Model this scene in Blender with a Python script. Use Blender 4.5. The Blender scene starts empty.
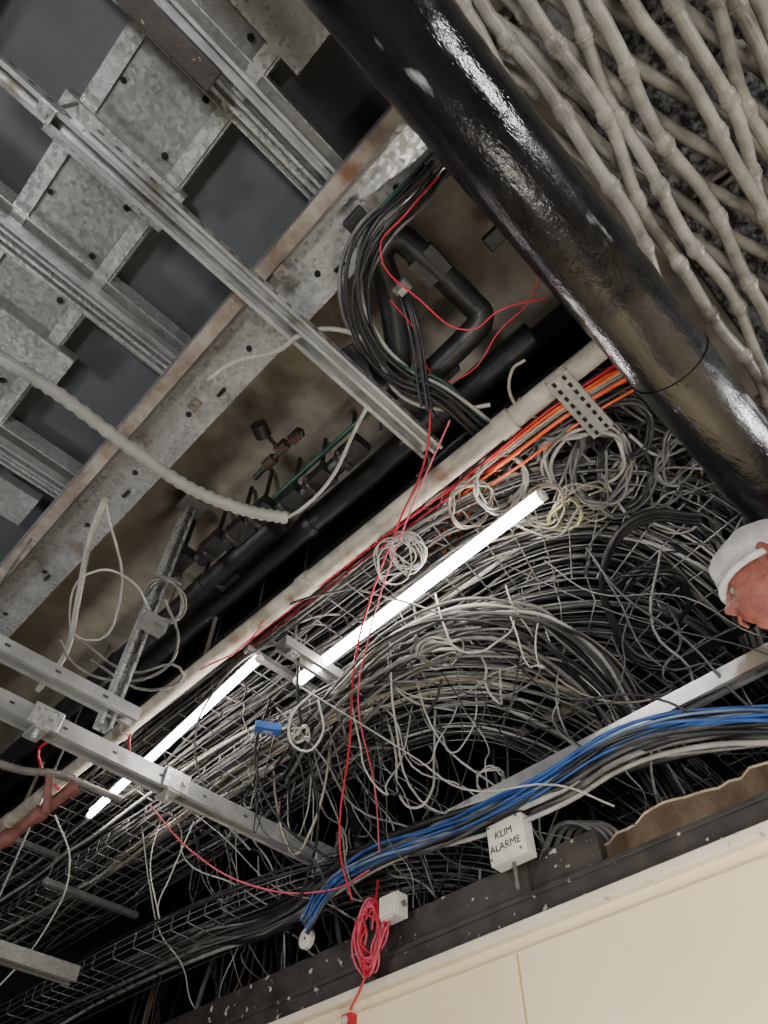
import bpy, bmesh, math, random
from mathutils import Vector, Matrix, noise
random.seed(7)
R=random.uniform
EYE=1.6; FPX=680.0; EL=math.radians(54.0)
S2=math.sqrt(2)
# ---- back-projection helper: image pixel -> point on a plane assumed per part (height above eye, or vertical plane)
def ray(u,v):
    a=(u-384)/FPX; b=(512-v)/FPX
    F=math.cos(EL)-b*math.sin(EL); z=math.sin(EL)+b*math.cos(EL)
    return Vector(((F+a)/S2,(F-a)/S2,z))
def W(u,v,h):
    d=ray(u,v); return d*(h/d.z)+Vector((0,0,EYE))
def WX(u,v,x):
    d=ray(u,v); return d*(x/d.x)+Vector((0,0,EYE))
def WY(u,v,y):
    d=ray(u,v); return d*(y/d.y)+Vector((0,0,EYE))
def V(x,y,h): return Vector((x,y,h+EYE))
TOP=EYE+3.295

# ---------------- materials
def mat(name,c1,c2=None,scale=8,rough=.6,metal=0,bump=0,detail=6,lo=.35,hi=.65,c3=None,s3=3,t3=.62,emit=0,vor=False,spec=.5,stretch=None,w3=.06,r3=None):
    m=bpy.data.materials.new(name); m.use_nodes=True
    nt=m.node_tree; N=nt.nodes; L=nt.links; b=N['Principled BSDF']
    b.inputs['Roughness'].default_value=rough; b.inputs['Metallic'].default_value=metal
    b.inputs['Specular IOR Level'].default_value=spec
    b.inputs['Base Color'].default_value=(*c1,1)
    if emit:
        b.inputs['Emission Color'].default_value=(*c1,1); b.inputs['Emission Strength'].default_value=emit
    if c2 is not None:
        tc=N.new('ShaderNodeTexCoord'); mp=N.new('ShaderNodeMapping')
        L.new(tc.outputs['Object'],mp.inputs['Vector'])
        if stretch: mp.inputs['Scale'].default_value=stretch
        no=N.new('ShaderNodeTexNoise'); no.inputs['Scale'].default_value=scale; no.inputs['Detail'].default_value=detail
        no.inputs['Roughness'].default_value=.65
        L.new(mp.outputs[0],no.inputs['Vector'])
        src=no.outputs['Fac']
        if vor:
            vo=N.new('ShaderNodeTexVoronoi'); vo.inputs['Scale'].default_value=70
            L.new(mp.outputs[0],vo.inputs['Vector'])
            sp=N.new('ShaderNodeSeparateColor'); L.new(vo.outputs['Color'],sp.inputs[0])
            mx=N.new('ShaderNodeMath'); mx.operation='MULTIPLY_ADD'; mx.inputs[1].default_value=.16
            L.new(sp.outputs[0],mx.inputs[0])
            m2=N.new('ShaderNodeMath'); m2.operation='MULTIPLY'; m2.inputs[1].default_value=.84
            L.new(src,m2.inputs[0]); L.new(m2.outputs[0],mx.inputs[2]); src=mx.outputs[0]
            rr=N.new('ShaderNodeMapRange'); rr.inputs[3].default_value=rough-.12; rr.inputs[4].default_value=rough+.14
            L.new(sp.outputs[1],rr.inputs[0]); L.new(rr.outputs[0],b.inputs['Roughness'])
        cr=N.new('ShaderNodeValToRGB'); cr.color_ramp.elements[0].position=lo; cr.color_ramp.elements[1].position=hi
        cr.color_ramp.elements[0].color=(*c1,1); cr.color_ramp.elements[1].color=(*c2,1)
        L.new(src,cr.inputs[0]); out=cr.outputs[0]
        if c3 is not None:
            n3=N.new('ShaderNodeTexNoise'); n3.inputs['Scale'].default_value=s3; n3.inputs['Detail'].default_value=8
            L.new(mp.outputs[0],n3.inputs['Vector'])
            rm=N.new('ShaderNodeValToRGB'); rm.color_ramp.elements[0].position=t3; rm.color_ramp.elements[1].position=t3+w3
            L.new(n3.outputs['Fac'],rm.inputs[0])
            mm=N.new('ShaderNodeMix'); mm.data_type='RGBA'; L.new(rm.outputs[0],mm.inputs[0])
            L.new(out,mm.inputs[6]); mm.inputs[7].default_value=(*c3,1); out=mm.outputs[2]
        if r3:
            q=N.new('ShaderNodeMapRange'); q.inputs[1].default_value=.35; q.inputs[2].default_value=.65; q.inputs[3].default_value=r3[0]; q.inputs[4].default_value=r3[1]
            L.new(no.outputs['Fac'],q.inputs[0]); L.new(q.outputs[0],b.inputs['Roughness'])
        L.new(out,b.inputs['Base Color'])
        if bump:
            bp=N.new('ShaderNodeBump'); bp.inputs['Strength'].default_value=bump; bp.inputs['Distance'].default_value=.02
            L.new(no.outputs['Fac'],bp.inputs['Height']); L.new(bp.outputs[0],b.inputs['Normal'])
    return m
M={}
M['galv']=mat('galvanised_steel',(.38,.39,.39),(.68,.69,.68),4,.34,.65,.02,vor=True,lo=.3,hi=.75,c3=(.27,.24,.2),s3=5,t3=.64,w3=.12)
M['galvd']=mat('galvanised_dull',(.19,.19,.185),(.36,.365,.36),3,.42,.55,.02,vor=True,lo=.3,hi=.75,c3=(.19,.165,.14),s3=3,t3=.56,w3=.2)
M['strut']=mat('zinc_strut',(.37,.38,.39),(.62,.63,.64),6,.36,.65,.03,c3=(.24,.22,.18),s3=7,t3=.6,w3=.1)
M['slate']=mat('slate_panel',(.05,.053,.058),(.072,.076,.082),3,.7,0,.02)
M['conc']=mat('dirty_concrete',(.15,.13,.1),(.4,.36,.29),3.2,.9,0,.4,lo=.3,hi=.7,c3=(.07,.058,.044),s3=2.2,t3=.57,w3=.15)
M['concr']=mat('rough_concrete',(.02,.02,.018),(.3,.29,.27),26,.95,0,1.0,lo=.44,hi=.62)
M['void']=mat('unlit_void_dark',(.004,.004,.005),(.011,.011,.013),4,.9,0,.3)  # near-black colour paints in the darkness of the void
M['bpipe']=mat('gloss_black_wrap',(.003,.003,.004),(.009,.009,.011),7,.2,0,.5,detail=7,c3=(.3,.31,.32),s3=10,t3=.675,w3=.05,spec=.9,stretch=(.35,1,1),r3=(.06,.3))
M['lag']=mat('black_lagging',(.007,.007,.008),(.018,.018,.018),12,.42,0,.3)
M['old']=mat('old_painted_pipe',(.25,.225,.18),(.5,.46,.38),7,.5,0,.2,c3=(.2,.13,.085),s3=5,t3=.56,w3=.1)
M['rust']=mat('rusty_steel',(.17,.13,.1),(.36,.32,.28),9,.65,.3,.3,c3=(.16,.08,.045),s3=4,t3=.6)
M['redrust']=mat('red_oxide_pipe',(.08,.02,.018),(.18,.06,.05),14,.6,0,.4)
M['brn']=mat('brown_valve',(.02,.01,.008),(.06,.032,.024),14,.6,.2,.4)
M['pvc']=mat('grey_conduit',(.15,.14,.12),(.31,.293,.25),8,.4,0,.1,c3=(.07,.06,.048),s3=6,t3=.53,w3=.15)
M['flex']=mat('flex_conduit_grey',(.19,.19,.18),(.29,.29,.27),6,.5,0,.1)
M['cream']=mat('cream_paint',(.86,.7,.45),(.9,.76,.51),2,.42,0,.03,c3=(.8,.63,.4),s3=3,t3=.64,w3=.2)
M['creamt']=mat('cream_trim',(.66,.58,.44),(.76,.69,.54),5,.5,0,.05,c3=(.2,.16,.12),s3=12,t3=.65)
M['bband']=mat('worn_black_paint',(.012,.011,.011),(.045,.036,.03),7,.5,0,.3,c3=(.4,.38,.35),s3=24,t3=.655,w3=.03)
M['plaster']=mat('broken_plaster',(.1,.06,.035),(.24,.17,.11),7,.9,0,.6)
M['lip']=mat('torn_edge',(.45,.34,.21),(.68,.56,.39),15,.9,0,.5)
M['hole']=mat('hole_shadow_void',(.006,.006,.006),None,rough=1)
M['floor']=mat('concrete_floor',(.2,.2,.19),(.32,.31,.3),3,.8,0,.2)
M['wire']=mat('tray_wire',(.13,.13,.13),(.27,.265,.25),12,.4,.6)
cab={'lg':((.24,.235,.215),(.4,.39,.36)),'mg':((.085,.083,.078),(.175,.17,.16)),'dg':((.03,.03,.03),(.06,.06,.06)),'bk':((.006,.006,.007),(.016,.016,.017)),
'be':((.17,.15,.115),(.3,.27,.21)),'wh':((.42,.42,.39),(.6,.6,.56)),'red':((.42,.008,.02),(.56,.02,.045)),'or':((.7,.085,.012),(.82,.15,.03)),
'bl':((.013,.05,.2),(.03,.1,.32)),'lb':((.1,.15,.23),(.17,.23,.32)),'gn':((.008,.04,.028),(.02,.08,.055)),'pk':((.45,.05,.08),(.6,.1,.15)),'ye':((.26,.26,.12),(.4,.39,.2)),'br':((.07,.04,.025),(.14,.09,.06))}
for k,(c1,c2) in cab.items(): M[k]=mat('cable_'+k,c1,c2,10,.4)
M['boxp']=mat('old_white_plastic',(.55,.53,.46),(.72,.7,.62),6,.4,0,.05,c3=(.3,.26,.2),s3=10,t3=.66)
M['ink']=mat('marker_ink',(.01,.01,.012),None,rough=.6)
M['led']=mat('led_diffuser',(1,.93,.88),None,emit=40)
M['alu']=mat('aluminium_profile',(.6,.6,.6),(.7,.7,.7),8,.35,.8)
M['skin']=mat('skin',(.2,.055,.038),(.31,.105,.075),25,.5,0,.25)  # base colour darkened to carry the shadow over the face
M['lipm']=mat('lips',(.2,.05,.04),None,rough=.5)
M['cap']=mat('cap_cloth',(.42,.4,.39),(.58,.56,.55),26,.9,0,.35)
M['shirt']=mat('dark_shirt',(.02,.022,.03),(.04,.042,.05),20,.9,0,.2)
M['hair']=mat('dark_hair',(.03,.02,.015),(.06,.04,.03),60,.8,0,.5)
M['eyew']=mat('eye_white',(.22,.2,.18),None,rough=.25)
M['ladder']=mat('ladder_aluminium',(.5,.5,.5),(.65,.65,.65),6,.4,.7)

# ---------------- mesh builder
class MB:
    def __init__(s,name): s.n=name; s.v=[]; s.f=[]; s.m=[]; s.mats=[]; s.sm=[]
    def mi(s,k):
        if k not in s.mats: s.mats.append(k)
        return s.mats.index(k)
    def add(s,vs,fs,k,smooth=False):
        o=len(s.v); s.v+= [tuple(x) for x in vs]
        i=s.mi(k)
        for f in fs: s.f.append([o+j for j in f]); s.m.append(i); s.sm.append(smooth)
    def frame(s,p0,p1,up):
        d=(p1-p0).normalized(); up=Vector(up)
        if abs(d.dot(up))>.98: up=Vector((1,0,0))
        sd=d.cross(up).normalized(); u=sd.cross(d).normalized(); return d,sd,u
    def prof(s,p0,p1,pts,k,up=(0,0,1),smooth=False):
        d,sd,u=s.frame(p0,p1,up); n=len(pts)
        vs=[p0+sd*a+u*b for a,b in pts]+[p1+sd*a+u*b for a,b in pts]
        fs=[[i,(i+1)%n,n+(i+1)%n,n+i] for i in range(n)]+[list(range(n))[::-1],list(range(n,2*n))]
        s.add(vs,fs,k,smooth)
    def bar(s,p0,p1,w,h,k,up=(0,0,1)):
        s.prof(p0,p1,[(-w/2,-h/2),(w/2,-h/2),(w/2,h/2),(-w/2,h/2)],k,up)
    def strut(s,p0,p1,w,H,k,t=.004,l=.012,up=(0,0,1)):
        s.prof(p0,p1,[(-w/2,0),(-w/2,H),(w/2,H),(w/2,0),(w/2-l,0),(w/2-l,t),(w/2-t,t),(w/2-t,H-t),(-w/2+t,H-t),(-w/2+t,t),(-w/2+l,t),(-w/2+l,0)],k,up)
    def tube(s,p0,p1,r,k,n=16,r2=None,up=(0,0,1)):
        r2=r if r2 is None else r2
        d,sd,u=s.frame(p0,p1,up)
        c=[(math.cos(2*math.pi*i/n),math.sin(2*math.pi*i/n)) for i in range(n)]
        vs=[p0+(sd*a+u*b)*r for a,b in c]+[p1+(sd*a+u*b)*r2 for a,b in c]
        s.add(vs,[[i,(i+1)%n,n+(i+1)%n,n+i] for i in range(n)],k,True)
        s.add(vs,[list(range(n))[::-1],list(range(n,2*n))],k)
    def box(s,c,sx,sy,sz,k):
        c=Vector(c); s.bar(c-Vector((0,sy/2,0)),c+Vector((0,sy/2,0)),sx,sz,k)
    def loft(s,rings,k,smooth=True,cap=True):
        n=len(rings[0]); vs=[p for r in rings for p in r]; fs=[]
        for j in range(len(rings)-1):
            for i in range(n): fs.append([j*n+i,j*n+(i+1)%n,(j+1)*n+(i+1)%n,(j+1)*n+i])
        s.add(vs,fs,k,smooth)
        if cap: s.add(rings[0],[list(range(n))[::-1]],k); s.add(rings[-1],[list(range(n))],k)
    def pipe(s,pts,r,k,n=12,rf=None):
        rings=[]
        for i,p in enumerate(pts):
            a=pts[max(0,i-1)]; b=pts[min(len(pts)-1,i+1)]; d=(b-a).normalized()
            up=Vector((0,0,1)) if abs(d.z)<.9 else Vector((1,0,0))
            sd=d.cross(up).normalized(); u=sd.cross(d)
            rr=r if rf is None else rf(i)
            rings.append([p+(sd*math.cos(2*math.pi*j/n)+u*math.sin(2*math.pi*j/n))*rr for j in range(n)])
        s.loft(rings,k)
    def done(s,parent=None,bevel=0,sub=0):
        me=bpy.data.meshes.new(s.n); me.from_pydata(s.v,[],s.f)
        for k in s.mats: me.materials.append(M[k])
        for p,i,sm in zip(me.polygons,s.m,s.sm): p.material_index=i; p.use_smooth=sm
        bm=bmesh.new(); bm.from_mesh(me); bmesh.ops.recalc_face_normals(bm,faces=bm.faces); bm.to_mesh(me); bm.free()
        o=bpy.data.objects.new(s.n,me); bpy.context.collection.objects.link(o)
        if parent: o.parent=parent
        if bevel:
            b=o.modifiers.new('b','BEVEL'); b.width=bevel; b.segments=2; b.limit_method='ANGLE'
        return o
def empty(name):
    e=bpy.data.objects.new(name,None); bpy.context.collection.objects.link(e); return e
def smoothpath(pts,n=8):
    out=[]; P=[pts[0]]+list(pts)+[pts[-1]]
    for i in range(1,len(P)-2):
        for j in range(n):
            t=j/n; a,b,c,d=P[i-1],P[i],P[i+1],P[i+2]
            out.append(.5*((2*b)+(c-a)*t+(2*a-5*b+4*c-d)*t*t+(3*b-a-3*c+d)*t*t*t))
    out.append(P[-2]); return out
class CB:  # bundle of cables = one curve object
    def __init__(s,name): s.n=name; s.L=[]
    def c(s,pts,r,k): s.L.append((pts,r,k)); return s
    def coil(s,c,rad,turns,r,k,nrm=(0,0,1),ell=1.0,jit=.02):
        nrm=Vector(nrm).normalized(); a=nrm.orthogonal().normalized(); b=nrm.cross(a)
        pts=[]; ph=R(0,6); n=int(turns*8)
        for i in range(n):
            t=ph+i*math.pi/4; rr=rad*(1+R(-.12,.12))
            pts.append(c+a*math.cos(t)*rr+b*math.sin(t)*rr*ell+nrm*R(-jit,jit))
        s.c(pts,r,k)
    def done(s,parent=None,bev=2,res=5):
        cu=bpy.data.curves.new(s.n,'CURVE'); cu.dimensions='3D'; cu.bevel_depth=1.0; cu.bevel_resolution=bev; cu.resolution_u=res; cu.use_fill_caps=True
        ks=[]
        for pts,r,k in s.L:
            if k not in ks: ks.append(k); cu.materials.append(M[k])
            sp=cu.splines.new('BEZIER'); sp.bezier_points.add(len(pts)-1)
            for bp,p in zip(sp.bezier_points,pts):
                bp.co=p; bp.handle_left_type='AUTO'; bp.handle_right_type='AUTO'; bp.radius=r
            sp.material_index=ks.index(k); sp.use_smooth=True
        o=bpy.data.objects.new(s.n,cu); bpy.context.collection.objects.link(o)
        if parent: o.parent=parent
        return o

# ---------------- ROOM SHELL
m=MB('floor'); m.box((1,1,-.05),10,12,.1,'floor'); m.done()
XW=2.14; WT=1.062
m=MB('wall_right')
m.box((XW+.11,1,(EYE+WT-.03)/2),.22,12,EYE+WT-.03,'cream')
seamy=WX(520,960,XW).y
for i in range(-4,5):
    y0=seamy+i*1.2+.005; y1=seamy+(i+1)*1.2-.005
    m.bar(Vector((XW-.008,y0,1.3)),Vector((XW-.008,y1,1.3)),.016,2.6-.03,'cream')
    m.bar(Vector((XW-.001,y1+.005-.004,1.3)),Vector((XW-.001,y1+.005+.004,1.3)),.004,2.58,'br')
m.done(bevel=.003)
m=MB('trim_1'); m.bar(V(XW-.012,-5,WT-.015),V(XW-.012,7,WT-.015),.055,.035,'creamt'); m.done(bevel=.006)
m=MB('trim_2')  # worn black fascia on the wall head
m.bar(V(XW+.01,-5,WT+.045),V(XW+.01,7,WT+.045),.05,.085,'bband')
m.bar(V(XW+.02,1.1,WT+.15),V(XW+.02,7,WT+.15),.045,.125,'bband')
m.bar(V(XW+.04,-5,WT+.08),V(XW+.04,7,WT+.08),.12,.02,'bband')
m.done(bevel=.004)
m=MB('broken_plaster_board')
ys=[-2+i*.04 for i in range(86)]
top=[V(XW+.12,y,WT+.235-max(0,y-1.15)*.9+.05*noise.noise(Vector((y*4,0,0)))+.03*noise.noise(Vector((y*17,3,0)))+.01*R(-1,1)) for y in ys]
bot=[V(XW+.12,y,WT-.03) for y in ys]
n=len(ys)
for i in range(n-1):
    a,b,c,d=bot[i],bot[i+1],top[i+1],top[i]; o=Vector((.05,0,0)); up=Vector((0,0,.009))
    m.add([a,b,c,d],[[0,1,2,3]],'plaster'); m.add([d,c,c+up,d+up],[[0,1,2,3]],'lip'); m.add([d+up,c+up,c+up+o,d+up+o],[[0,1,2,3]],'lip')
    m.add([a+o,b+o,c+up+o,d+up+o],[[0,1,2,3]],'plaster')
m.done()
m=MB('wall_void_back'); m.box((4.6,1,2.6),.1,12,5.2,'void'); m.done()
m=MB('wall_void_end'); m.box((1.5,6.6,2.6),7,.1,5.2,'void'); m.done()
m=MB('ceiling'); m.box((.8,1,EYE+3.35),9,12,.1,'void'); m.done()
m=MB('concrete_downstand_beam'); m.box((.88,2.9,EYE+3.1),.86,6.6,.39,'conc'); m.box((.88,-.02,EYE+3.08),.8,.3,.4,'conc'); m.done(bevel=.015)
m=MB('rough_concrete_slab'); m.box((2.2,-2.6,EYE+2.98),6,4.6,.62,'concr'); m.done()
m=MB('concrete_lintel'); m.bar(V(.4,-.1,2.8),V(3.4,-.1,2.8),.4,.25,'conc'); m.done(bevel=.02)

# ---------------- GALVANISED CEILING FRAME
root=empty('galvanised_ceiling_frame')
m=MB('backing_panels')
m.box((-.6,1.5,EYE+2.72),2.1,8,.03,'slate'); m.done(root)
m=MB('channels')
def cchan(x0,x1,y0,y1,h,k,lip=.06,t=.004):
    w=x1-x0; xc=(x0+x1)/2
    m.prof(V(xc,y0,h),V(xc,y1,h),[(-w/2,0),(w/2,0),(w/2,lip),(w/2-t,lip),(w/2-t,t),(-w/2+t,t),(-w/2+t,lip),(-w/2,lip)],k)
YC=[-.95,-.45,.43,1.36,2.22,3.1,4.0,4.9]
for x0,x1,k in [(-1.3,-.92,'galvd'),(-.53,-.19,'galvd')]:
    for i in range(len(YC)-1):
        cchan(x0+R(-.01,.01),x1+R(-.01,.01),YC[i]+.03,YC[i+1]-.02+R(-.03,.01),2.6+R(0,.03),k)
for x,s in ((-.9,-1),(-.55,1),(-.165,-1)):
    m.bar(V(x,-2,2.66),V(x,5,2.66),.008,.12,'galv'); m.bar(V(x+.03*s,-2,2.592),V(x+.03*s,5,2.592),.05,.004,'galv')
for j,y in enumerate(YC):
    m.strut(V(-1.4,y,2.52),V(.2,y,2.52),.045,.045,'strut')
    m.strut(V(-1.4,y+.07,2.54),V(.2,y+.07,2.54),.04,.045,'galv')
    m.bar(V(-1.4,y+.035,2.6),V(.2,y+.035,2.6),.17,.006,'galvd')
    m.bar(V(-1.4,y-.05,2.63),V(.2,y-.05,2.63),.006,.09,'galv')
    m.bar(V(-1.4,y+.12,2.63),V(.2,y+.12,2.63),.006,.09,'galv')
for (x,y,w,l,h) in [(-.36,.93,.46,.16,2.56),(-.32,.2,.46,.2,2.57),(-.3,1.75,.42,.16,2.57),(.0,2.5,.3,.2,2.57),(-.72,1.9,.28,.3,2.58),(-.02,.0,.3,.22,2.58)]:
    m.box(V(x,y,h),w,l,.005,'galv'); m.bar(V(x-w/2,y-l/2,h+.02),V(x+w/2,y-l/2,h+.02),.004,.045,'galvd')
m.done(root)
m=MB('edge_beam')
m.prof(V(.32,-1.2,2.5),V(.36,5,2.5),[(-.12,0),(.12,0),(.12,.02),(.125,.16),(.112,.16),(.108,.012),(-.11,.012),(-.11,.14),(-.12,.14)],'galv')
m.bar(V(.2,-1,2.49),V(.25,5,2.49),.07,.1,'galvd')
m.prof(V(.19,-1,2.42),V(.25,5,2.42),[(-.025,0),(.025,0),(.025,.006),(-.019,.006),(-.019,.07),(-.025,.07)],'rust')
m.done(root)
m=MB('dark_hole_marks')  # black discs and bars stand in for the shade inside holes
for i in range(60):
    y=-.9+i*.1; xx=.35+i*.0006
    if i%4==0: m.tube(V(xx,y,2.494),V(xx,y,2.499),.012,'hole',10)
    if i%7==1: m.bar(V(.4,y,2.496),V(.4,y+.05,2.496),.014,.004,'hole')
for i in range(24):
    y=-.7+i*.235; m.tube(V(-.48,y,2.594),V(-.48,y,2.598),.01,'hole',10); m.tube(V(-.26,y+.09,2.594),V(-.26,y+.09,2.598),.012,'hole',10)
    if i%3==0: m.tube(V(-1.1,y,2.594),V(-1.1,y,2.598),.012,'hole',10)
m.done(root)
m=MB('rusty_clips')
for (u,v) in [(282,272),(195,405)]:
    p=W(u,v,2.41); m.box(p,.04,.05,.025,'rust'); m.tube(p-Vector((0,0,.03)),p,.01,'galvd',8)
m.done(root,bevel=.006)
m=MB('hanger_rods')
for x in (-.9,.14):
    for y in (-.45,1.36,3.1): m.tube(V(x,y,2.55),Vector((x,y,TOP)),.006,'wire',8)
m.done(root)

# ---------------- STRUT CHANNELS
def strutobj(p0,p1,w,H,name='strut_channel',k='strut',slots=.06,rods=None):
    m=MB(name)
    m.strut(p0,p1,w,H,k,l=w*.25)
    L=(p1-p0).length; d=(p1-p0)/L
    if slots:
        n=int(L/slots)
        sd=d.cross(Vector((0,0,1))).normalized()
        for i in range(n):
            q=p0+d*(.03+i*slots)
            for s in (-1,1):
                c=q+sd*s*(w/2+.0008)+Vector((0,0,H*.5)); m.bar(c,c+d*.02,.002,.009,'dg')  # dark bars paint the shade of slots, nothing is cut
    for r in rods or []:
        q=p0.lerp(p1,r); m.tube(q,Vector((q.x,q.y,TOP)),.006,'wire',8); m.box(q+Vector((0,0,-.004)),.05,.05,.008,'galv'); m.tube(q-Vector((0,0,.02)),q,.012,'galv',6)
    return m.done()
a=W(-60,42,2.3); b=W(448,438,2.3); b.y=a.y=.86
strutobj(a,b,.06,.05,rods=[.15])
a=W(62,160,2.24); b=W(450,442,2.24); a.y=b.y=.8
strutobj(a,b,.045,.04)
strutobj(V(.0,2.48,1.6),V(2.2,2.48,1.6),.075,.07,rods=[.1],slots=.22)
m=MB('pipe_clamp')
for t in (.28,.55,.93):
    p=V(.0+2.2*t,2.48,1.6); m.box(p+Vector((0,-.045,.035)),.12,.02,.085,'galv'); m.box(p+Vector((0,0,-.009)),.06,.1,.014,'strut'); m.tube(p+Vector((0,0,-.035)),p,.012,'galv',6); m.tube(p+Vector((.03,-.07,.03)),p+Vector((.03,-.05,.03)),.012,'strut',6)
m.done(bevel=.003)
strutobj(V(-.1,2.05,1.5),V(.8,2.05,1.5),.06,.05,slots=.18)
m=MB('vertical_strut_hanger')
m.strut(V(.71,2.05,1.45),V(.71,2.05,2.72),.05,.05,'galv',up=(0,1,0),l=.012); m.box(V(.71,2.05,2.74),.12,.1,.02,'galvd'); m.box(V(.72,2.0,1.9),.1,.05,.06,'galvd')
m.tube(V(.71,2.05,2.7),Vector((.71,2.05,TOP)),.01,'wire',8)
for i in range(12): m.bar(V(.71,2.024,1.52+i*.1),V(.71,2.024,1.55+i*.1),.012,.003,'dg',up=(0,1,0))  # dark bars in place of shaded slots
m.done()
strutobj(V(2.1,-.6,1.5),V(2.1,2.6,1.5),.06,.06,slots=0)
p=W(290,640,2.03); q=W(380,722,2.03); q.y=p.y=(p.y+q.y)/2
strutobj(p,q,.07,.05,k='galvd',rods=[.1,.9],slots=0)
strutobj(V(.9,3.4,1.2),V(1.46,3.4,1.2),.07,.06,slots=0,rods=[.2],k='galvd')
p=W(556,378,2.1);q=W(604,432,2.1)
m=MB('perforated_bracket'); m.prof(p,q,[(-.042,0),(.042,0),(.042,.03),(.038,.03),(.038,.004),(-.038,.004),(-.038,.03),(-.042,.03)],'galvd')
d=(q-p)
for i in range(8):
    for s in (-.02,.02):
        c=p+d*(i+.5)/8+d.normalized().cross(Vector((0,0,1)))*s; m.bar(c-Vector((0,0,.002))-d*.03,c-Vector((0,0,.002))+d*.03,.012,.003,'hole')  # black bars in place of shaded perforations
m.done()
m=MB('black_bracket_bar'); m.bar(W(95,-40,2.42),W(215,82,2.42),.07,.04,'bband'); m.done(bevel=.004)

# ---------------- BLACK MAIN PIPE (wrapped)
m=MB('black_main_pipe')
H=1.8; yc=-.012
rr=[.114+.0016*noise.noise(Vector((i*.9,0,0))) for i in range(400)]
m.pipe([V(-1.5+i*.03,yc,H) for i in range(200)],.114,'bpipe',48,rf=lambda i:rr[i]+(.002 if i%26<2 else 0))
for x in (1.12,2.6): m.tube(V(x,yc,H),V(x+.012,yc,H),.1175,'bpipe',48)
for x in (-.9,2.9): m.tube(V(x,yc,H+.1),Vector((x,yc,TOP)),.01,'wire',8)
m.done()

# ---------------- OLD PIPES
m=MB('old_painted_pipe')
x=1.165
m.tube(V(x,-.1,2.2),V(x,6.4,2.2),.041,'old',24)
for y in (.5,1.6,3.05,4.3): m.tube(V(x,y,2.2),V(x,y+.07,2.2),.048,'rust' if y==3.05 else 'old',24)
for y in (.9,2.4,4.2): m.bar(V(x,y,2.24),Vector((x,y,EYE+2.9)),.02,.004,'rust',up=(0,1,0))
m.tube(V(x,-.1,2.2),V(x,-.1,2.66),.041,'old',24)
m.done()
def ypipe(name,u,v,h,r,k,y0=-.2,y1=6.4,n=20,coll=True,hz=None):
    p=W(u,v,h); m=MB(name); m.tube(V(p.x,y0,h),V(p.x,y1,h),r,k,n)
    if coll:
        y=y0+.5
        while y<y1: m.tube(V(p.x,y,h),V(p.x,y+.05,h),r*1.12,k,n); y+=.8
        for y in (1.,2.6,4.4): m.tube(V(p.x,y,h),Vector((p.x,y,hz or TOP)),.006,'wire',6)
    m.done()
ypipe('black_lagged_pipe',330,565,2.45,.066,'lag',y0=.3)
ypipe('black_lagged_pipe',352,490,2.6,.064,'lag',y0=.3)
ypipe('black_lagged_pipe',470,395,2.75,.05,'lag',y0=.12)
ypipe('green_pipe',318,458,2.6,.011,'gn',y0=1.0,y1=2.0,coll=False)
ypipe('black_lagged_pipe',235,560,2.5,.055,'lag',y0=1.7)
m=MB('lagged_pipe_elbow')
pts=smoothpath([W(350,345,2.55),W(372,385,2.5),W(398,380,2.45),W(392,300,2.5),W(380,255,2.5),W(396,238,2.5),W(415,250,2.5),W(468,300,2.5),W(481,318,2.48),W(465,340,2.45),W(418,385,2.42)],8)
m.pipe(pts,.049,'lag',14)
for u,v in ((430,265),(440,368)): q=W(u,v,2.48); m.box(q,.11,.11,.05,'lag')
m.done(bevel=.01)
m=MB('valve_assembly')
for i,(u,v) in enumerate([(270,462),(282,447),(296,436)]):
    q=W(u,v,2.58); m.tube(q-Vector((0,.03,0)),q+Vector((0,.03,0)),.026,'brn',12)
m.tube(W(255,478,2.58),W(302,430,2.58),.014,'lag',10); m.tube(W(280,450,2.58),W(262,430,2.5),.01,'brn',8); m.tube(W(264,436,2.5),W(258,424,2.5),.035,'lag',14)
m.tube(W(280,450,2.58),W(280,450,2.88),.01,'brn',8)
for u,v in ((215,545),(240,530),(262,512),(292,500),(352,452),(225,575),(320,480),(200,590),(180,560)):
    q=W(u,v,2.5); m.box(q,.09,.14,.07,'lag'); m.tube(q,q+Vector((0,.12,0)),.04,'lag',12); m.tube(q+Vector((0,.03,0)),q+Vector((0,.045,0)),.055,'bband',12); m.tube(q,q+Vector((0,0,.35)),.012,'lag',8)
m.done(bevel=.006)
m=MB('red_oxide_pipe')
a=WY(-30,865,2.9);b=WY(76,787,2.75)
m.pipe([a.lerp(b,i/20) for i in range(21)],.022,'redrust',14,rf=lambda i:.033 if i in(6,7,12,13,19,20) else .022)
m.tube(WY(50,775,2.7),WY(46,812,2.75),.016,'redrust',10)
m.done()
m=MB('beige_pipe'); m.tube(WX(512,735,2.7),WX(690,650,2.7),.028,'old',16); m.tube(WX(505,740,2.7),WX(518,733,2.7),.042,'old',16)
q=WX(600,693,2.7); m.tube(q,Vector((q.x,q.y,TOP)),.006,'wire',6); m.done()

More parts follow.
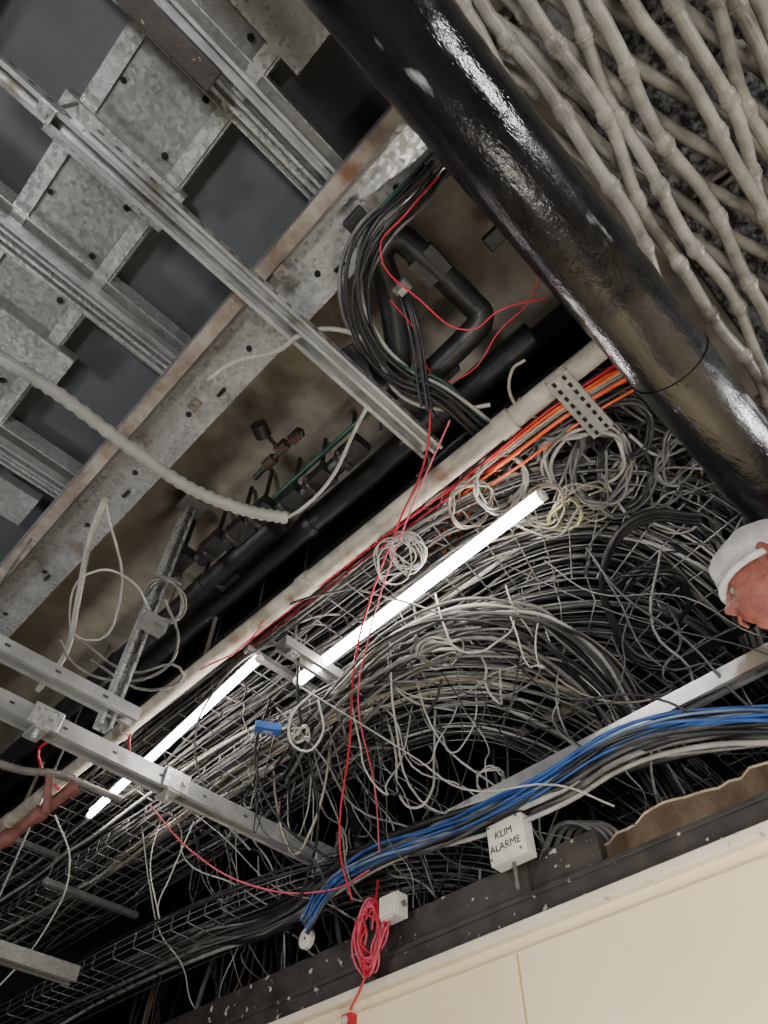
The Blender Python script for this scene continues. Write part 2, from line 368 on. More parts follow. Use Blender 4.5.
# ---------------- CONDUIT RACK TOP RIGHT
root=empty('conduit_rack')
m=MB('conduits')
def conduit(p0,p1,r=.02,wob=.016,step=.34,ph=0):
    n=44; pts=[]
    side=(p1-p0).normalized().cross(Vector((0,0,1)))
    for i in range(n+1):
        t=i/n; p=p0.lerp(p1,t); pts.append(p+side*(wob*math.sin(t*19+ph)+wob*.5*math.sin(t*41+ph*3))+Vector((0,0,wob*.8*math.sin(t*23+ph*2))))
    m.pipe(pts,r,'pvc',10)
    L=(p1-p0).length; d=(ph*.07)%step
    while d<L-.1:
        t=d/L; i=min(n-1,int(t*n)); q=pts[i].lerp(pts[i+1],t*n-i); dd=(pts[i+1]-pts[i]).normalized()
        m.pipe([q-dd*.012,q,q+dd*.03,q+dd*.042],r,'pvc',12,rf=lambda i:r*(1.02 if i in(0,3) else 1.28)); m.tube(q+dd*.012,q+dd*.02,r*1.42,'pvc',12)
        d+=step*R(.8,1.2)
for i in range(15):
    y=-.145-i*.064
    conduit(V(-.4,y-.05,2.1+R(-.02,.02)),V(2.8,y+.16+R(-.06,.05),2.1),ph=i*1.3,step=.25,r=.0185)
for i in range(18):
    y=.03-i*.07
    conduit(V(-.4,y+.1,2.2),V(2.6,y-.75,2.2),ph=i*.9+2,wob=.012,step=.35,r=.019)
m.done(root)
m=MB('support_rails')
for x in (.25,1.0,1.8): m.strut(V(x,-1.8,2.25),V(x,.02,2.25),.045,.045,'rust'); m.tube(V(x,-.35,2.25),V(x,-.35,2.66),.008,'wire',6); m.tube(V(x,-1.2,2.25),V(x,-1.2,2.66),.008,'wire',6)
m.done(root)

# ---------------- WIRE BASKET TRAYS
def frames(path):
    out=[]
    for i,p in enumerate(path):
        d=(path[min(i+1,len(path)-1)]-path[max(i-1,0)]).normalized()
        sd=d.cross(Vector((0,0,1))).normalized(); out.append((p,d,sd))
    return out
def resample(pts,step):
    sp=smoothpath(pts,24); out=[sp[0]]; acc=0
    for a,b in zip(sp,sp[1:]):
        acc+=(b-a).length
        if acc>=step: out.append(b); acc=0
    return out
def tray(pts,w,side=.07,r=.0028,rods=(),pitch=.1,gap=.06):
    m=MB('wire_basket_tray'); path=resample(pts,pitch); fr=frames(path)
    n=max(4,int(w/gap))
    for j in range(n+1):
        s=-w/2+w*j/n; m.pipe([p+sd*s for p,d,sd in fr],r,'wire',5)
    for s in (-w/2,w/2):
        for hh in (side*.5,side): m.pipe([p+sd*s+Vector((0,0,hh)) for p,d,sd in fr],r,'wire',5)
    for p,d,sd in fr:
        a=p-sd*w/2; b=p+sd*w/2; u=Vector((0,0,side))
        m.pipe([a+u,a,b,b+u],r,'wire',5)
    for i in rods:
        p,d,sd=fr[min(i,len(fr)-1)]
        m.bar(p-sd*(w/2+.06)-Vector((0,0,.02)),p+sd*(w/2+.06)-Vector((0,0,.02)),.035,.03,'galvd')
        for s in (-1,1): q=p+sd*s*(w/2+.04); m.tube(q-Vector((0,0,.03)),Vector((q.x,q.y,TOP)),.005,'wire',6)
    m.done(); return fr
T1=[V(1.56,5.5,2.2),V(1.56,3.0,2.2),V(1.56,1.6,2.2),V(1.6,1.0,2.2),V(1.75,.62,2.2),V(2.05,.42,2.18),V(2.6,.36,2.1),V(3.6,.36,2.0)]
fr1=tray(T1,.55,rods=(8,26),r=.0038,side=.09)
T2=[V(1.75,5.5,1.92),V(1.75,3.2,1.92),V(1.76,2.2,1.92),V(1.86,1.65,1.92),V(2.15,1.32,1.9),V(2.6,1.2,1.85),V(3.6,1.2,1.8)]
fr2=tray(T2,.5,rods=(10,),r=.0032)
T3=[V(1.95,5.5,1.5),V(2.0,3.4,1.5),V(2.25,2.4,1.55),V(2.7,2.0,1.6),V(3.7,1.9,1.6)]
fr3=tray(T3,.36)
T4=[V(1.92,4.5,2.06),V(1.94,1.7,2.06),V(2.0,1.15,2.06),V(2.25,.82,2.05),V(2.75,.72,2.02),V(3.8,.72,2.0)]
fr4=tray(T4,.42,side=.14,r=.004)
def fill(cb,fr,w,n,hmax,cols,rr=(.004,.009),jit=.02,i0=0,h0=.01,dr=.02):
    for _ in range(n):
        s=R(-w/2,w/2)*.96; e=R(h0,hmax); k=random.choice(cols); r=R(*rr); pts=[]
        st=random.choice([3,4,5]); a=i0+random.randint(0,4); ds=0
        for i in range(a,len(fr),st):
            p,d,sd=fr[i]; ds+=R(-jit,jit); ds=max(-w/2-s,min(w/2-s,ds)); e=max(h0,min(hmax,e+R(-dr,dr)))
            pts.append(p+sd*(s+ds)+Vector((0,0,e)))
        if len(pts)>3: cb.c(pts,r,k)
cb=CB('tray_cable_bundle')
fill(cb,fr1,.55,58,.17,['lg','mg','mg','dg','be','dg','bk','bk','mg','dg','bk'],rr=(.004,.011),jit=.05,dr=.04)
fill(cb,fr2,.5,28,.15,['lg','mg','bk','lg','be','dg','bk','bk','dg'],rr=(.003,.011),jit=.05,dr=.04)
fill(cb,fr3,.36,14,.1,['mg','dg','bk','bk','dg'],jit=.03)
fill(cb,fr4,.42,60,.11,['bk','bk','bk','dg','bk'],rr=(.008,.014),jit=.03)  # dense black fill added to darken this bend and hide brighter cables behind
cb.done()
cb=CB('orange_cable_bundle')
for i in range(20):
    o=Vector((R(-.04,.05),R(-.03,.03),R(-.03,.04)))
    y1=R(.32,.75)
    end=[V(1.32,y1+.2,2.27)+o,V(1.42,y1+.4,2.33)+o,V(1.55,y1+.6,2.34)+o]
    cb.c([V(1.75,-.12,2.32)+o,V(1.5,-.06,2.27)+o,V(1.34,.06,2.22)+o*1.3,V(1.285,.22,2.19)+o*1.2,V(1.275,y1,2.2)+o*R(.8,1.4)]+end,R(.004,.0072),'or' if i%2 else random.choice(['mg','red','be','lg','dg']))
for i in range(3):
    o=Vector((R(-.02,.02),0,R(-.02,.02)))
    cb.c([V(1.29,.3,2.22)+o,V(1.27,.9,2.25)+o,V(1.26,1.5,2.26)+o,V(1.26,2.3,2.27)+o],.0035,'red')
cb.done()
cb=CB('sweeping_cable_bundle')
for i in range(40):
    o=Vector((R(-.14,.14),R(-.16,.16),R(-.03,.14)))
    k=random.choice(['lg','mg','mg','be','dg','lg','dg','bk'])
    j=lambda:Vector((R(-.05,.05),R(-.05,.05),R(-.03,.03)))
    cb.c([W(455,505,2.34)+o+j(),W(520,450,2.36)+o+j(),W(590,425,2.36)+o*1.1+j(),W(650,435,2.34)+o+j(),W(700,480,2.28)+o*.8+j(),W(738,560,2.2)+o*.6,W(775,660,2.0)+o*.6],R(.004,.01),k)
for i in range(24):
    o=Vector((R(-.12,.1),R(-.12,.12),R(-.05,.08)))
    k=random.choice(['lg','mg','dg','be','bk','mg','lg'])
    j=lambda:Vector((R(-.04,.04),R(-.04,.04),R(-.02,.02)))
    cb.c([W(300,770,1.93)+o,W(360,690,1.93)+o+j(),W(430,640,1.94)+o+j(),W(510,628,1.93)+o+j(),W(575,655,1.9)+o+j(),W(630,720,1.82)+o,W(680,800,1.72)+o],R(.0035,.009),k)
cb.done()
cb=CB('coiled_cables')
for (u,v,h,rad,t,r,k) in [(500,482,2.2,.12,5,.005,'lg'),(470,505,2.18,.1,4,.004,'be'),(408,552,2.12,.09,6,.0035,'lg'),(395,560,2.1,.11,3,.003,'lg'),(600,468,2.2,.14,6,.007,'mg'),(625,470,2.22,.17,5,.006,'dg'),(585,460,2.2,.16,4,.007,'lg'),
    (565,515,2.18,.09,4,.004,'ye'),(580,505,2.16,.12,3,.004,'be'),(545,505,2.17,.12,3,.005,'be'),(645,585,2.1,.14,4,.008,'bk'),(655,600,2.05,.17,3,.01,'bk'),(490,780,1.6,.07,3,.003,'lg'),(300,735,1.8,.06,3,.004,'lg'),(165,600,2.1,.1,5,.005,'mg'),(680,455,2.1,.12,4,.005,'mg'),(620,430,2.2,.13,5,.006,'dg'),(560,450,2.2,.12,4,.006,'mg'),
    (440,650,1.9,.13,3,.004,'lg')]:
    c=W(u,v,h); cb.coil(c,rad,t,r,k,nrm=Vector((R(-.4,.4),R(-.4,.4),1)),ell=R(.6,.9),jit=.03)
cb.done()
cb=CB('tangled_slack_cables')
def scrib(c,sx,sy,sz,n,r,k):
    pts=[]; a=R(0,6)
    for i in range(n):
        a+=R(.4,1.1)*(1 if n%2 else -1); q=R(.5,1)
        pts.append(c+Vector((sx*q*math.cos(a),sy*q*math.sin(a),R(-sz,sz))))
    cb.c(pts,r,k)
for (u,v,h,sx,sy,sz,cnt) in [(600,455,2.24,.26,.22,.05,7),(655,475,2.2,.26,.22,.05,6),(560,445,2.3,.2,.22,.04,4),(480,490,2.28,.14,.22,.04,5),(700,510,2.14,.2,.25,.06,4),(700,450,2.2,.2,.2,.05,4),(420,560,2.28,.14,.3,.03,4),(300,640,2.28,.16,.3,.03,4),(450,660,1.92,.3,.35,.03,3),(380,720,1.9,.2,.35,.03,2)]:
    for i in range(cnt): scrib(W(u+R(-20,20),v+R(-15,15),h),sx,sy,sz,random.randint(5,10),R(.0035,.0065),random.choice(['lg','mg','lg','mg','dg','bk','be']))
cb.done()

cb=CB('loose_wires')
def sag(p,q,s,n=5,j=.05):
    out=[]
    for i in range(n+1):
        t=i/n; x=p.lerp(q,t); x.z-=s*4*t*(1-t)
        if 0<i<n: x+=Vector((R(-j,j),R(-j,j),R(-j,j)*.6))
        out.append(x)
    return out
for i in range(54):
    p=V(R(1.4,2.1),R(.4,3.6),R(1.95,2.25))
    q=V(R(2.05,2.6),max(.0,p.y+R(-1.2,.9)),R(1.2,1.5))
    cb.c(sag(p,q,R(.0,.25),j=.08),R(.002,.0055),random.choice(['lg','mg','lg','dg','mg','bk','bk','dg']))
for i in range(30):   # U loops hanging off the trays
    p=V(R(1.5,2.2),R(.8,3.4),R(1.9,2.1)); q=p+Vector((R(-.15,.3),R(-.5,.5),R(-.1,.1)))
    cb.c(sag(p,q,R(.2,.5),n=6,j=.04),R(.0025,.006),random.choice(['lg','mg','bk','bk','dg','lg','be']))
for i in range(70):
    y=R(1.2,5.5); x=R(2.25,3.4)
    p=V(x,y,R(1.7,2.4)); q=V(x+R(-.1,.2),y+R(-.2,.3),R(-.2,1.0))
    cb.c(sag(p,q,R(-.05,.05),j=.05),R(.004,.016),random.choice(['dg','dg','bk','dg','mg','br']))
for i in range(34):
    x=R(1.3,2.4); y=R(.4,3)
    p=V(x,y,R(2.15,2.4)); q=V(x+R(-.4,.4),y+R(-.6,.6),R(2.15,2.35))
    cb.c(sag(p,q,R(0,.12),j=.08),R(.003,.006),random.choice(['lg','mg','be','mg','dg','bk']))
cb.done()

cb=CB('white_cables')
def tr(pts,r,k,h=None,c=cb):
    c.c([W(p[0],p[1],p[2] if len(p)>2 else h) for p in pts],r,k)
tr([(208,380),(235,362),(280,350),(300,335),(340,330),(370,345),(400,395),(450,410),(490,405)],.009,'lg',2.3)
tr([(288,517),(300,510),(330,480),(355,430),(368,405)],.007,'lg',2.2)
tr([(105,500),(90,540),(78,600),(65,655),(38,690)],.012,'lg',2.0)
tr([(105,500),(120,600),(85,640),(70,610),(100,570),(130,580),(150,610)],.005,'lg',2.0)
tr([(80,640),(130,672),(180,668),(150,690),(90,660)],.006,'mg',1.9)
tr([(60,640),(75,665),(110,680),(160,672),(178,640),(165,600)],.006,'mg',1.9)
tr([(290,640,2.1),(250,655,2.1),(215,690,2.0),(195,740,1.9),(210,800,1.75),(250,850,1.5)],.005,'mg')
tr([(360,590,2.1),(430,610,2.0),(520,650,1.9),(600,700,1.8),(690,690,1.7),(768,660,1.6)],.0045,'be')
tr([(555,420,2.2),(520,410,2.2),(512,370,2.2),(525,360,2.2)],.006,'be')
tr([(390,640,2.0),(395,720,1.8),(420,800,1.6),(470,820,1.5)],.005,'lg')
tr([(410,660,2.0),(440,740,1.8),(500,790,1.6)],.005,'lg')
tr([(480,870,1.42),(482,890,1.38),(510,905,1.35),(540,880,1.4),(545,850,1.45),(530,820,1.5),(545,780,1.6),(640,760,1.55),(768,745,1.4)],.005,'lg')
tr([(55,815,1.7),(70,860,1.6),(45,930,1.45),(0,985,1.3),(-30,1010,1.25)],.004,'wh')
tr([(315,690,1.9),(290,720,1.8),(300,750,1.75),(322,735,1.75),(318,700,1.8)],.005,'wh')
for i in range(4):
    tr([(545+i*8,850+i*2,1.42),(560+i*9,825,1.48),(590+i*8,830,1.45),(612+i*5,862,1.36)],.011,'mg')
cb.done()
cb=CB('red_cable')
tr([(440,175,2.35),(405,215,2.3),(380,250,2.3),(420,300,2.25),(470,330,2.25),(500,310,2.25),(545,298,2.25)],.003,'red',c=cb)
tr([(540,270,2.3),(530,300,2.3),(500,330,2.3),(470,372,2.3),(440,380,2.3),(415,330,2.3),(390,300,2.3)],.0025,'red',c=cb)
tr([(432,380,2.3),(425,460,2.2),(400,520,2.15),(370,600,2.05),(355,660,1.95),(350,740,1.8),(340,850,1.5),(352,900,1.35)],.0045,'red',c=cb)
tr([(450,420,2.2),(415,500,2.1),(385,580,2.05),(368,640,1.95),(358,700,1.85),(375,790,1.65),(380,870,1.45)],.0035,'pk',c=cb)
tr([(150,805,1.75),(190,850,1.6),(250,885,1.5),(330,890,1.42),(370,870,1.42)],.004,'pk',c=cb)
tr([(130,735,1.9),(120,760,1.9),(55,740,1.9),(45,775,1.9),(60,790,1.85)],.006,'red',c=cb)
tr([(200,670,2.1),(250,640,2.1),(270,610,2.2)],.004,'red',c=cb)
cb.done()
cb=CB('red_cable_coil')
c0=WX(372,930,XW-.06)
for i in range(13):
    pts=[]; rx=R(.035,.09); rz=R(.08,.15); ph=R(0,6)
    for j in range(10):
        t=ph+j*math.pi/4.5; pts.append(c0+Vector((R(-.03,.01),rx*math.cos(t)+R(-.018,.018),rz*math.sin(t)-.02+R(-.015,.015))))
    cb.c(pts,.0045,random.choice(['red','pk','pk']))
cb.c([WX(378,880,XW-.05),WX(375,905,XW-.07),c0],.005,'red'); cb.c([c0+Vector((0,0,-.1)),WX(362,985,XW-.06),WX(350,1010,XW-.06)],.005,'red')
cb.done()
m=MB('red_call_point'); p=WX(350,1022,XW-.028); m.box(p,.05,.05,.05,'red'); m.tube(p+Vector((-.03,0,0)),p+Vector((-.02,0,0)),.015,'wh',12); m.done(bevel=.006)
cb=CB('blue_cable_bundle')
base=[(305,925),(325,892),(365,862),(430,838),(490,812),(545,782),(600,748),(660,726),(720,717),(800,713)]
for i in range(13):
    o=R(-9,9); P=[WX(u+R(-2,2)+o*.3,v+o+R(-3,3),2.03+R(-.03,.03)) for u,v in base]
    cb.c(P,R(.0045,.0075),['bl','bl','lb','bl','dg','bk','bl'][i%7])
cb.done()
cb=CB('grey_cable_bundle')
base=[(20,1040),(110,985),(200,945),(290,915),(340,880),(400,850),(480,822),(560,792),(620,757),(690,734),(800,727)]
for i in range(26):
    o=R(-16,14); P=[WX(u+R(-3,3)+o*.3,v+o*(1 if 1<j<9 else 1.2)+R(-4,4),2.07+R(-.05,.05)) for j,(u,v) in enumerate(base)]
    cb.c(P,R(.005,.012),random.choice(['lg','mg','dg','bk','dg','bk','mg']))
for j in range(8):
    o=R(-5,5); cb.c([WX(u,v+o,2.6+R(-.1,.1)) for u,v in [(430,830),(520,795),(600,775),(680,755),(790,735)]],R(.005,.009),random.choice(['mg','dg','lg']))
cb.done()
cb=CB('drop_cable_bundle')
for i in range(16):
    o=Vector((R(-.045,.045),R(-.045,.045),R(-.03,.03))); k=['bk','bk','mg','dg','bk','bk','gn','bk','dg','bk','mg','bk','dg','lg','bk','bk'][i]
    P=[W(u,v,h)+o*R(.7,1.3) for u,v,h in [(450,150,2.5),(415,195,2.4),(372,240,2.32),(358,290,2.3),(372,345,2.3),(405,380,2.28),(440,395,2.25),(480,430,2.25),(530,470,2.3)]]
    cb.c(P,R(.004,.008),k)
for i in range(5):
    o=Vector((R(-.02,.02),R(-.02,.02),0)); cb.c([W(398,285,2.4)+o,W(412,330,2.3)+o,W(420,380,2.25)+o,W(425,410,2.2)+o],.006,'bk')
cb.done()
m=MB('junction_clip'); p=W(402,288,2.38); m.box(p,.045,.06,.035,'mg'); m.box(p-Vector((0,0,.03)),.025,.03,.025,'lg'); m.done(bevel=.004)
m=MB('black_clip_box'); m.box(W(356,220,2.4),.05,.08,.05,'lag'); m.box(W(436,160,2.45),.05,.07,.05,'lag'); m.box(W(508,225,2.6),.06,.2,.04,'lag'); m.done(bevel=.005)
cb=CB('black_loop_cables')
for i in range(4):
    o=R(-5,5)
    tr([(700,520+o,2.1),(640,520+o,2.1),(608,555+o,2.05),(612,620+o,2.0),(650,665+o,1.9),(720,640+o,1.85),(790,600,1.8)],.011,'bk',c=cb)
tr([(300,640,2.1),(298,700,1.95),(310,760,1.8),(318,830,1.6),(300,900,1.4)],.007,'bk',c=cb)
tr([(270,700,2.0),(255,760,1.85),(280,820,1.65),(330,860,1.5)],.006,'bk',c=cb)
cb.done()
def corr(name,pts,r,k,pitch=.012,dep=.82):
    m=MB(name); path=resample(pts,pitch/2); m.pipe(path,r,k,14,rf=lambda i:r if i%2 else r*dep); m.done()
corr('flexible_conduit',[W(-60,330,2.2),W(0,358,2.2),W(60,395,2.2),W(130,448,2.2),W(190,488,2.2),W(245,510,2.2),W(288,518,2.2)],.028,'flex',.026,.78)
corr('black_flexible_duct',[WX(368,660,2.2),WX(352,720,2.2),WX(350,790,2.2),WX(360,850,2.2)],.03,'lag',.036,.72)
corr('flexible_conduit',[WY(-40,750,2.9),WY(20,770,2.9),WY(60,775,2.9),WY(120,800,3.0)],.018,'mg')

root=empty('labelled_junction_box')
p=WX(511,842,XW-.06)
m=MB('housing'); m.bar(p-Vector((0,.082,0)),p+Vector((0,.082,0)),.06,.15,'boxp'); m.bar(p-Vector((.034,.076,0)),p+Vector((-.034,.076,0)),.012,.14,'boxp')
for s in (-1,1):
    for t in (-1,1): m.tube(p+Vector((-.044,s*.066,t*.06)),p+Vector((-.038,s*.066,t*.06)),.005,'mg',8)
m.tube(p+Vector((0,0,-.17)),p+Vector((0,0,-.06)),.008,'mg',10); m.done(root,bevel=.008)
for i,t in enumerate(['KLIM','ALARME']):
    cu=bpy.data.curves.new('label','FONT'); cu.body=t; cu.size=.038; cu.align_x='CENTER'; cu.extrude=.0004; cu.materials.append(M['ink'])
    o=bpy.data.objects.new('label_%d'%(i+1),cu); bpy.context.collection.objects.link(o); o.parent=root
    o.matrix_world=Matrix.Translation(p+Vector((-.0412,0,.008-.046*i)))@Matrix(((0,0,-1,0),(-1,0,0,0),(0,1,0,0),(0,0,0,1)))
m=MB('junction_box'); p=WX(394,908,XW-.05); m.box(p,.06,.1,.09,'boxp'); m.box(p-Vector((.035,0,0)),.012,.09,.08,'boxp'); m.tube(p+Vector((0,-.06,0)),p+Vector((0,-.04,0)),.012,'mg',10); m.tube(p+Vector((0,.04,0)),p+Vector((0,.06,0)),.012,'mg',10); m.done(bevel=.006)
m=MB('round_cover_plate'); p=WX(307,939,XW-.03); m.tube(p-Vector((.012,0,0)),p+Vector((.01,0,0)),.042,'boxp',24); m.tube(p-Vector((.015,0,0)),p-Vector((.01,0,0)),.006,'mg',8); m.done(bevel=.003)
m=MB('blue_connector'); p=W(268,728,1.86); m.bar(p-Vector((.05,-.03,0)),p+Vector((.05,-.03,0)),.045,.035,'bl'); m.bar(p-Vector((.02,-.01,.022)),p+Vector((.02,-.01,-.022)),.02,.005,'lb'); m.done(bevel=.004)

def led(p0,p1,r=.023):
    root=empty('led_tube_light')
    m=MB('diffuser'); m.tube(p0,p1,r,'led',16); m.done(root)
    d=(p1-p0).normalized(); up=Vector((0,0,1))
    m=MB('backing_profile'); m.bar(p0+up*.027,p1+up*.027,.036,.012,'alu')
    for q,s in ((p0,-1),(p1,1)): m.tube(q,q+d*s*.02,r*1.1,'boxp',16)
    for t in (.1,.9): q=p0.lerp(p1,t); m.tube(q+up*.02,Vector((q.x,q.y,EYE+2.195)),.003,'wire',6)
    m.done(root)
    return root
hL=2.08
led(W(540,497,hL),W(300,680,hL))
led(W(258,660,hL),W(90,815,hL),.017)
# ---------------- MAN on stepladder, head up near the pipe, facing along the tray
man=empty('man')
HC=W(775,584,1.14)
fwd=Vector((-.1,1,0)).normalized(); rt=fwd.cross(Vector((0,0,1))).normalized(); upv=(Vector((0,0,1))-fwd*.02).normalized(); fw2=upv.cross(rt).normalized()
def HP(x,y,z): return HC+rt*x+fw2*y+upv*z
def headpt(th,ph):
    cx=math.sin(th)*math.cos(ph); cy=math.cos(th)*math.cos(ph); cz=math.sin(ph)
    x=.078*cx; y=.098*cy; z=.118*cz
    if cz<0:
        k=1+.28*cz; x*=k; y*= (1+.12*cz) if cy<0 else (1+.02*cz)
    if cy>.3:
        f=(cy-.3)/.7
        nose=math.exp(-((cx/.17)**2))*math.exp(-(((cz+.13)/.2)**2)); y+=.026*nose
        brow=math.exp(-(((cz-.2)/.1)**2))*math.exp(-((cx/.6)**2)); y+=.007*brow*f
        for s in (-1,1):
            y-=.012*math.exp(-(((cx-s*.38)/.17)**2)-(((cz-.04)/.1)**2))
        y+=.007*math.exp(-(((cz+.46)/.07)**2))*math.exp(-((cx/.3)**2))
        y-=.004*math.exp(-(((cz+.58)/.06)**2))*math.exp(-((cx/.35)**2))
        y+=.01*math.exp(-(((cz+.78)/.15)**2))*math.exp(-((cx/.3)**2))
    return HP(x,y,z)
m=MB('head'); NT=64; NP=48
m.loft([[headpt(2*math.pi*i/NT,-math.pi/2+.02+(math.pi-.04)*j/NP) for i in range(NT)] for j in range(NP+1)],'skin')
for s in (-1,1):
    pts=smoothpath([HP(s*.076,-.005,.03),HP(s*.094,-.018,.035),HP(s*.096,-.028,.008),HP(s*.088,-.018,-.025),HP(s*.076,-.004,-.03)],6); m.pipe(pts,.007,'skin',10)
    m.loft([[HP(s*(.078+.004*q),-.012+.016*(1-q*.4)*math.cos(t*.5236),.003+.028*(1-q*.3)*math.sin(t*.5236)) for t in range(12)] for q in range(3)],'skin')
m.pipe([HP(.0+q*.008,.103-abs(q)*.0026,-.056) for q in range(-3,4)],.005,'lipm',8)
m.done(man)
m=MB('eyes')
for s in (-1,1):
    c=HP(s*.03,.077,.006)
    m.loft([[c+rt*(.012*math.cos(t*.5236)*math.cos(e))+upv*(.012*math.sin(t*.5236)*math.cos(e))+fw2*(.012*math.sin(e)) for t in range(12)] for e in (-.6,0,.4,.8,1.2,1.5)],'eyew')
    m.tube(c+fw2*.0115,c+fw2*.0128,.005,'hair',10)
    m.pipe([HP(s*.03+q*.007,.098-.002*q*q*.4,.024-.0006*q*q) for q in range(-2,3)],.004,'hair',6)
m.done(man)
m=MB('cap')
rings=[]
for j in range(24):
    ph=math.radians(7)+(math.pi/2-math.radians(7)-.03)*j/23
    ring=[]
    for i in range(NT):
        th=2*math.pi*i/NT; puff=1+.24*math.sin(min(1,j/9)*math.pi/2)
        q=HP(.086*puff*math.sin(th)*math.cos(ph),.11*puff*math.cos(th)*math.cos(ph)-.004,.168*math.sin(ph)+.0)
        q+=upv*.014*noise.noise((q-HC)*20)+fw2*.014*noise.noise((q-HC)*26+Vector((5,0,0))); ring.append(q)
    rings.append(ring)
m.loft(rings,'cap')
m.pipe([HP(.0885*math.sin(t*.1963),.112*math.cos(t*.1963)-.004,.022) for t in range(33)],.009,'cap',8)
m.done(man)
m=MB('hair')
m.loft([[HP(.083*math.sin(th),-.1*math.cos(th)-.002,zz) for th in [-1.35+2.7*i/20 for i in range(21)]]+[HP(.07*math.sin(th),-.085*math.cos(th),zz) for th in [1.35-2.7*i/20 for i in range(21)]] for zz in (-.03,0,.03,.05)],'hair')
m.done(man)
def skinbody(name,verts,edges,k):
    me=bpy.data.meshes.new(name); me.from_pydata([v[0] for v in verts],edges,[]); o=bpy.data.objects.new(name,me); bpy.context.collection.objects.link(o)
    md=o.modifiers.new('s','SKIN'); md.use_smooth_shade=True
    for i,v in enumerate(verts):
        sv=me.skin_vertices[0].data[i]; sv.radius=(v[1],v[2] if len(v)>2 else v[1]); sv.use_root=(i==0)
    o.modifiers.new('u','SUBSURF').levels=2; o.modifiers['u'].render_levels=2
    me.materials.append(M[k]); o.parent=man; return o
B0=HC+rt*.10+fwd*-.16
def BP(x,y,z): return B0+rt*x+fwd*y+Vector((0,0,z))
skinbody('neck',[(HP(0,-.02,-.06),.05),(HP(0,-.045,-.13),.052),(BP(-.02,.02,-.22),.06)],[(0,1),(1,2)],'skin')
tv=[(BP(0,.0,-.82),.15,.11),(BP(0,0,-.62),.14,.1),(BP(0,0,-.42),.16,.11),(BP(-.01,.01,-.27),.13,.09),(BP(-.02,.02,-.2),.065),
 (BP(-.17,0,-.29),.065),(BP(-.25,.02,-.52),.05),(BP(-.2,.2,-.62),.042),
 (BP(.17,0,-.29),.065),(BP(.27,.02,-.5),.05),(BP(.26,.22,-.5),.042)]
skinbody('shirt',tv,[(0,1),(1,2),(2,3),(3,4),(3,5),(5,6),(6,7),(3,8),(8,9),(9,10)],'shirt')
FZ=BP(0,0,0).z
lg=[(BP(0,0,-.84),.145,.11),(BP(-.1,0,-.92),.09),(BP(-.11,.03,-1.3),.062),(BP(-.11,0,-1.68),.045),(BP(-.11,.14,-1.72),.035),
 (BP(.1,0,-.92),.09),(BP(.11,.03,-1.3),.062),(BP(.11,0,-1.68),.045),(BP(.11,.14,-1.72),.035)]
skinbody('trousers',lg,[(0,1),(1,2),(2,3),(3,4),(0,5),(5,6),(6,7),(7,8)],'shirt')
for s,w,e in ((-1,BP(-.2,.2,-.62),BP(-.16,.3,-.6)),(1,BP(.26,.22,-.5),BP(.25,.33,-.44))):
    d=(e-w).normalized(); sd=d.cross(Vector((0,0,1))).normalized()
    skinbody('palm',[(w,.03,.026),(w+d*.06,.034,.018),(w+d*.1,.036,.016)],[(0,1),(1,2)],'skin')
    for f,(o,L) in enumerate([(-.03,.07),(-.01,.08),(.01,.075),(.03,.06)]):
        a=w+d*.1+sd*o; skinbody('finger_%d'%f,[(a-d*.02,.009),(a+d*L*.4,.009),(a+d*L*.7-Vector((0,0,.015)),.008),(a+d*L*.85-Vector((0,0,.035)),.007)],[(0,1),(1,2),(2,3)],'skin')
    a=w+d*.04+sd*(-.03*s); skinbody('thumb',[(a,.011),(a+sd*(-.025*s)+d*.03,.01),(a+sd*(-.03*s)+d*.06,.008)],[(0,1),(1,2)],'skin')
m=MB('step_ladder')
zt=FZ-1.77; c=BP(0,.05,0)
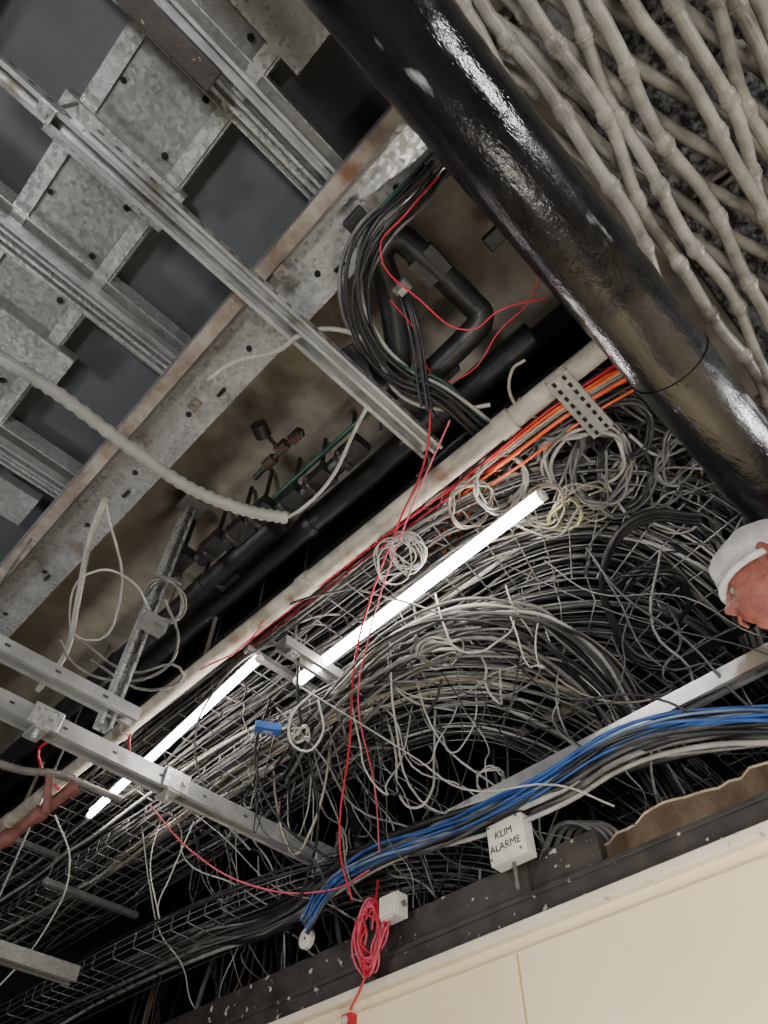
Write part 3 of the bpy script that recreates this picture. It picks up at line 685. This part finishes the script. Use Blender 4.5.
for s in (-1,1):
    m.bar(Vector((c.x,c.y,zt))+rt*s*.2,Vector((c.x,c.y,0))+rt*s*.26,.03,.07,'ladder',up=(fwd.x,fwd.y,0)); m.bar(Vector((c.x,c.y,zt))+rt*s*.18+fwd*-.1,Vector((c.x,c.y,0))+rt*s*.24-fwd*.6,.03,.04,'ladder',up=(fwd.x,fwd.y,0))
z=zt
while z>.1:
    q=Vector((c.x,c.y,z)); m.bar(q-rt*.22,q+rt*.22,.09 if z<zt else .3,.03,'ladder'); z-=.25
m.done()

# ---------------- LIGHTS
def area(name,loc,tgt,size,power,col=(1,1,1),sy=None):
    l=bpy.data.lights.new(name,'AREA'); l.energy=power; l.size=size; l.color=col
    if sy: l.shape='RECTANGLE'; l.size_y=sy
    o=bpy.data.objects.new(name,l); bpy.context.collection.objects.link(o); o.location=loc
    o.rotation_euler=(Vector(tgt)-Vector(loc)).to_track_quat('-Z','Y').to_euler(); return o
area('room_lamp',(-1.6,-.6,1.2),(.1,1.0,4.0),.5,78,(1,.98,.94))
area('room_lamp',(-2.2,3.0,2.2),(.1,1.5,4.2),.5,54,(.97,.98,1))
area('unseen_lamp',(.6,-2.4,2.2),(1.6,-.2,3.9),.4,34,(1,.97,.92))  # out of view, aimed up towards the conduits
area('wall_fill',(.9,.3,1.1),(2.14,.5,1.6),.7,46,(1,.95,.85))  # added unseen fill light to brighten the cream wall
area('unseen_lamp',(2.6,-1.5,3.0),(1.2,0,3.6),.12,34,(1,1,1),1.2)  # long light added out of view so the black pipe reflects a highlight
w=bpy.data.worlds.new('world'); bpy.context.scene.world=w; w.use_nodes=True
w.node_tree.nodes['Background'].inputs[0].default_value=(.85,.83,.8,1); w.node_tree.nodes['Background'].inputs[1].default_value=.09
# ---------------- CAMERA
cam=bpy.data.cameras.new('camera'); cam.sensor_width=36; cam.lens=FPX/1024*36; cam.clip_start=.05
co=bpy.data.objects.new('camera',cam); bpy.context.collection.objects.link(co)
co.location=(0,0,EYE); co.rotation_euler=(math.radians(90)+EL,0,math.radians(-45))
bpy.context.scene.camera=co
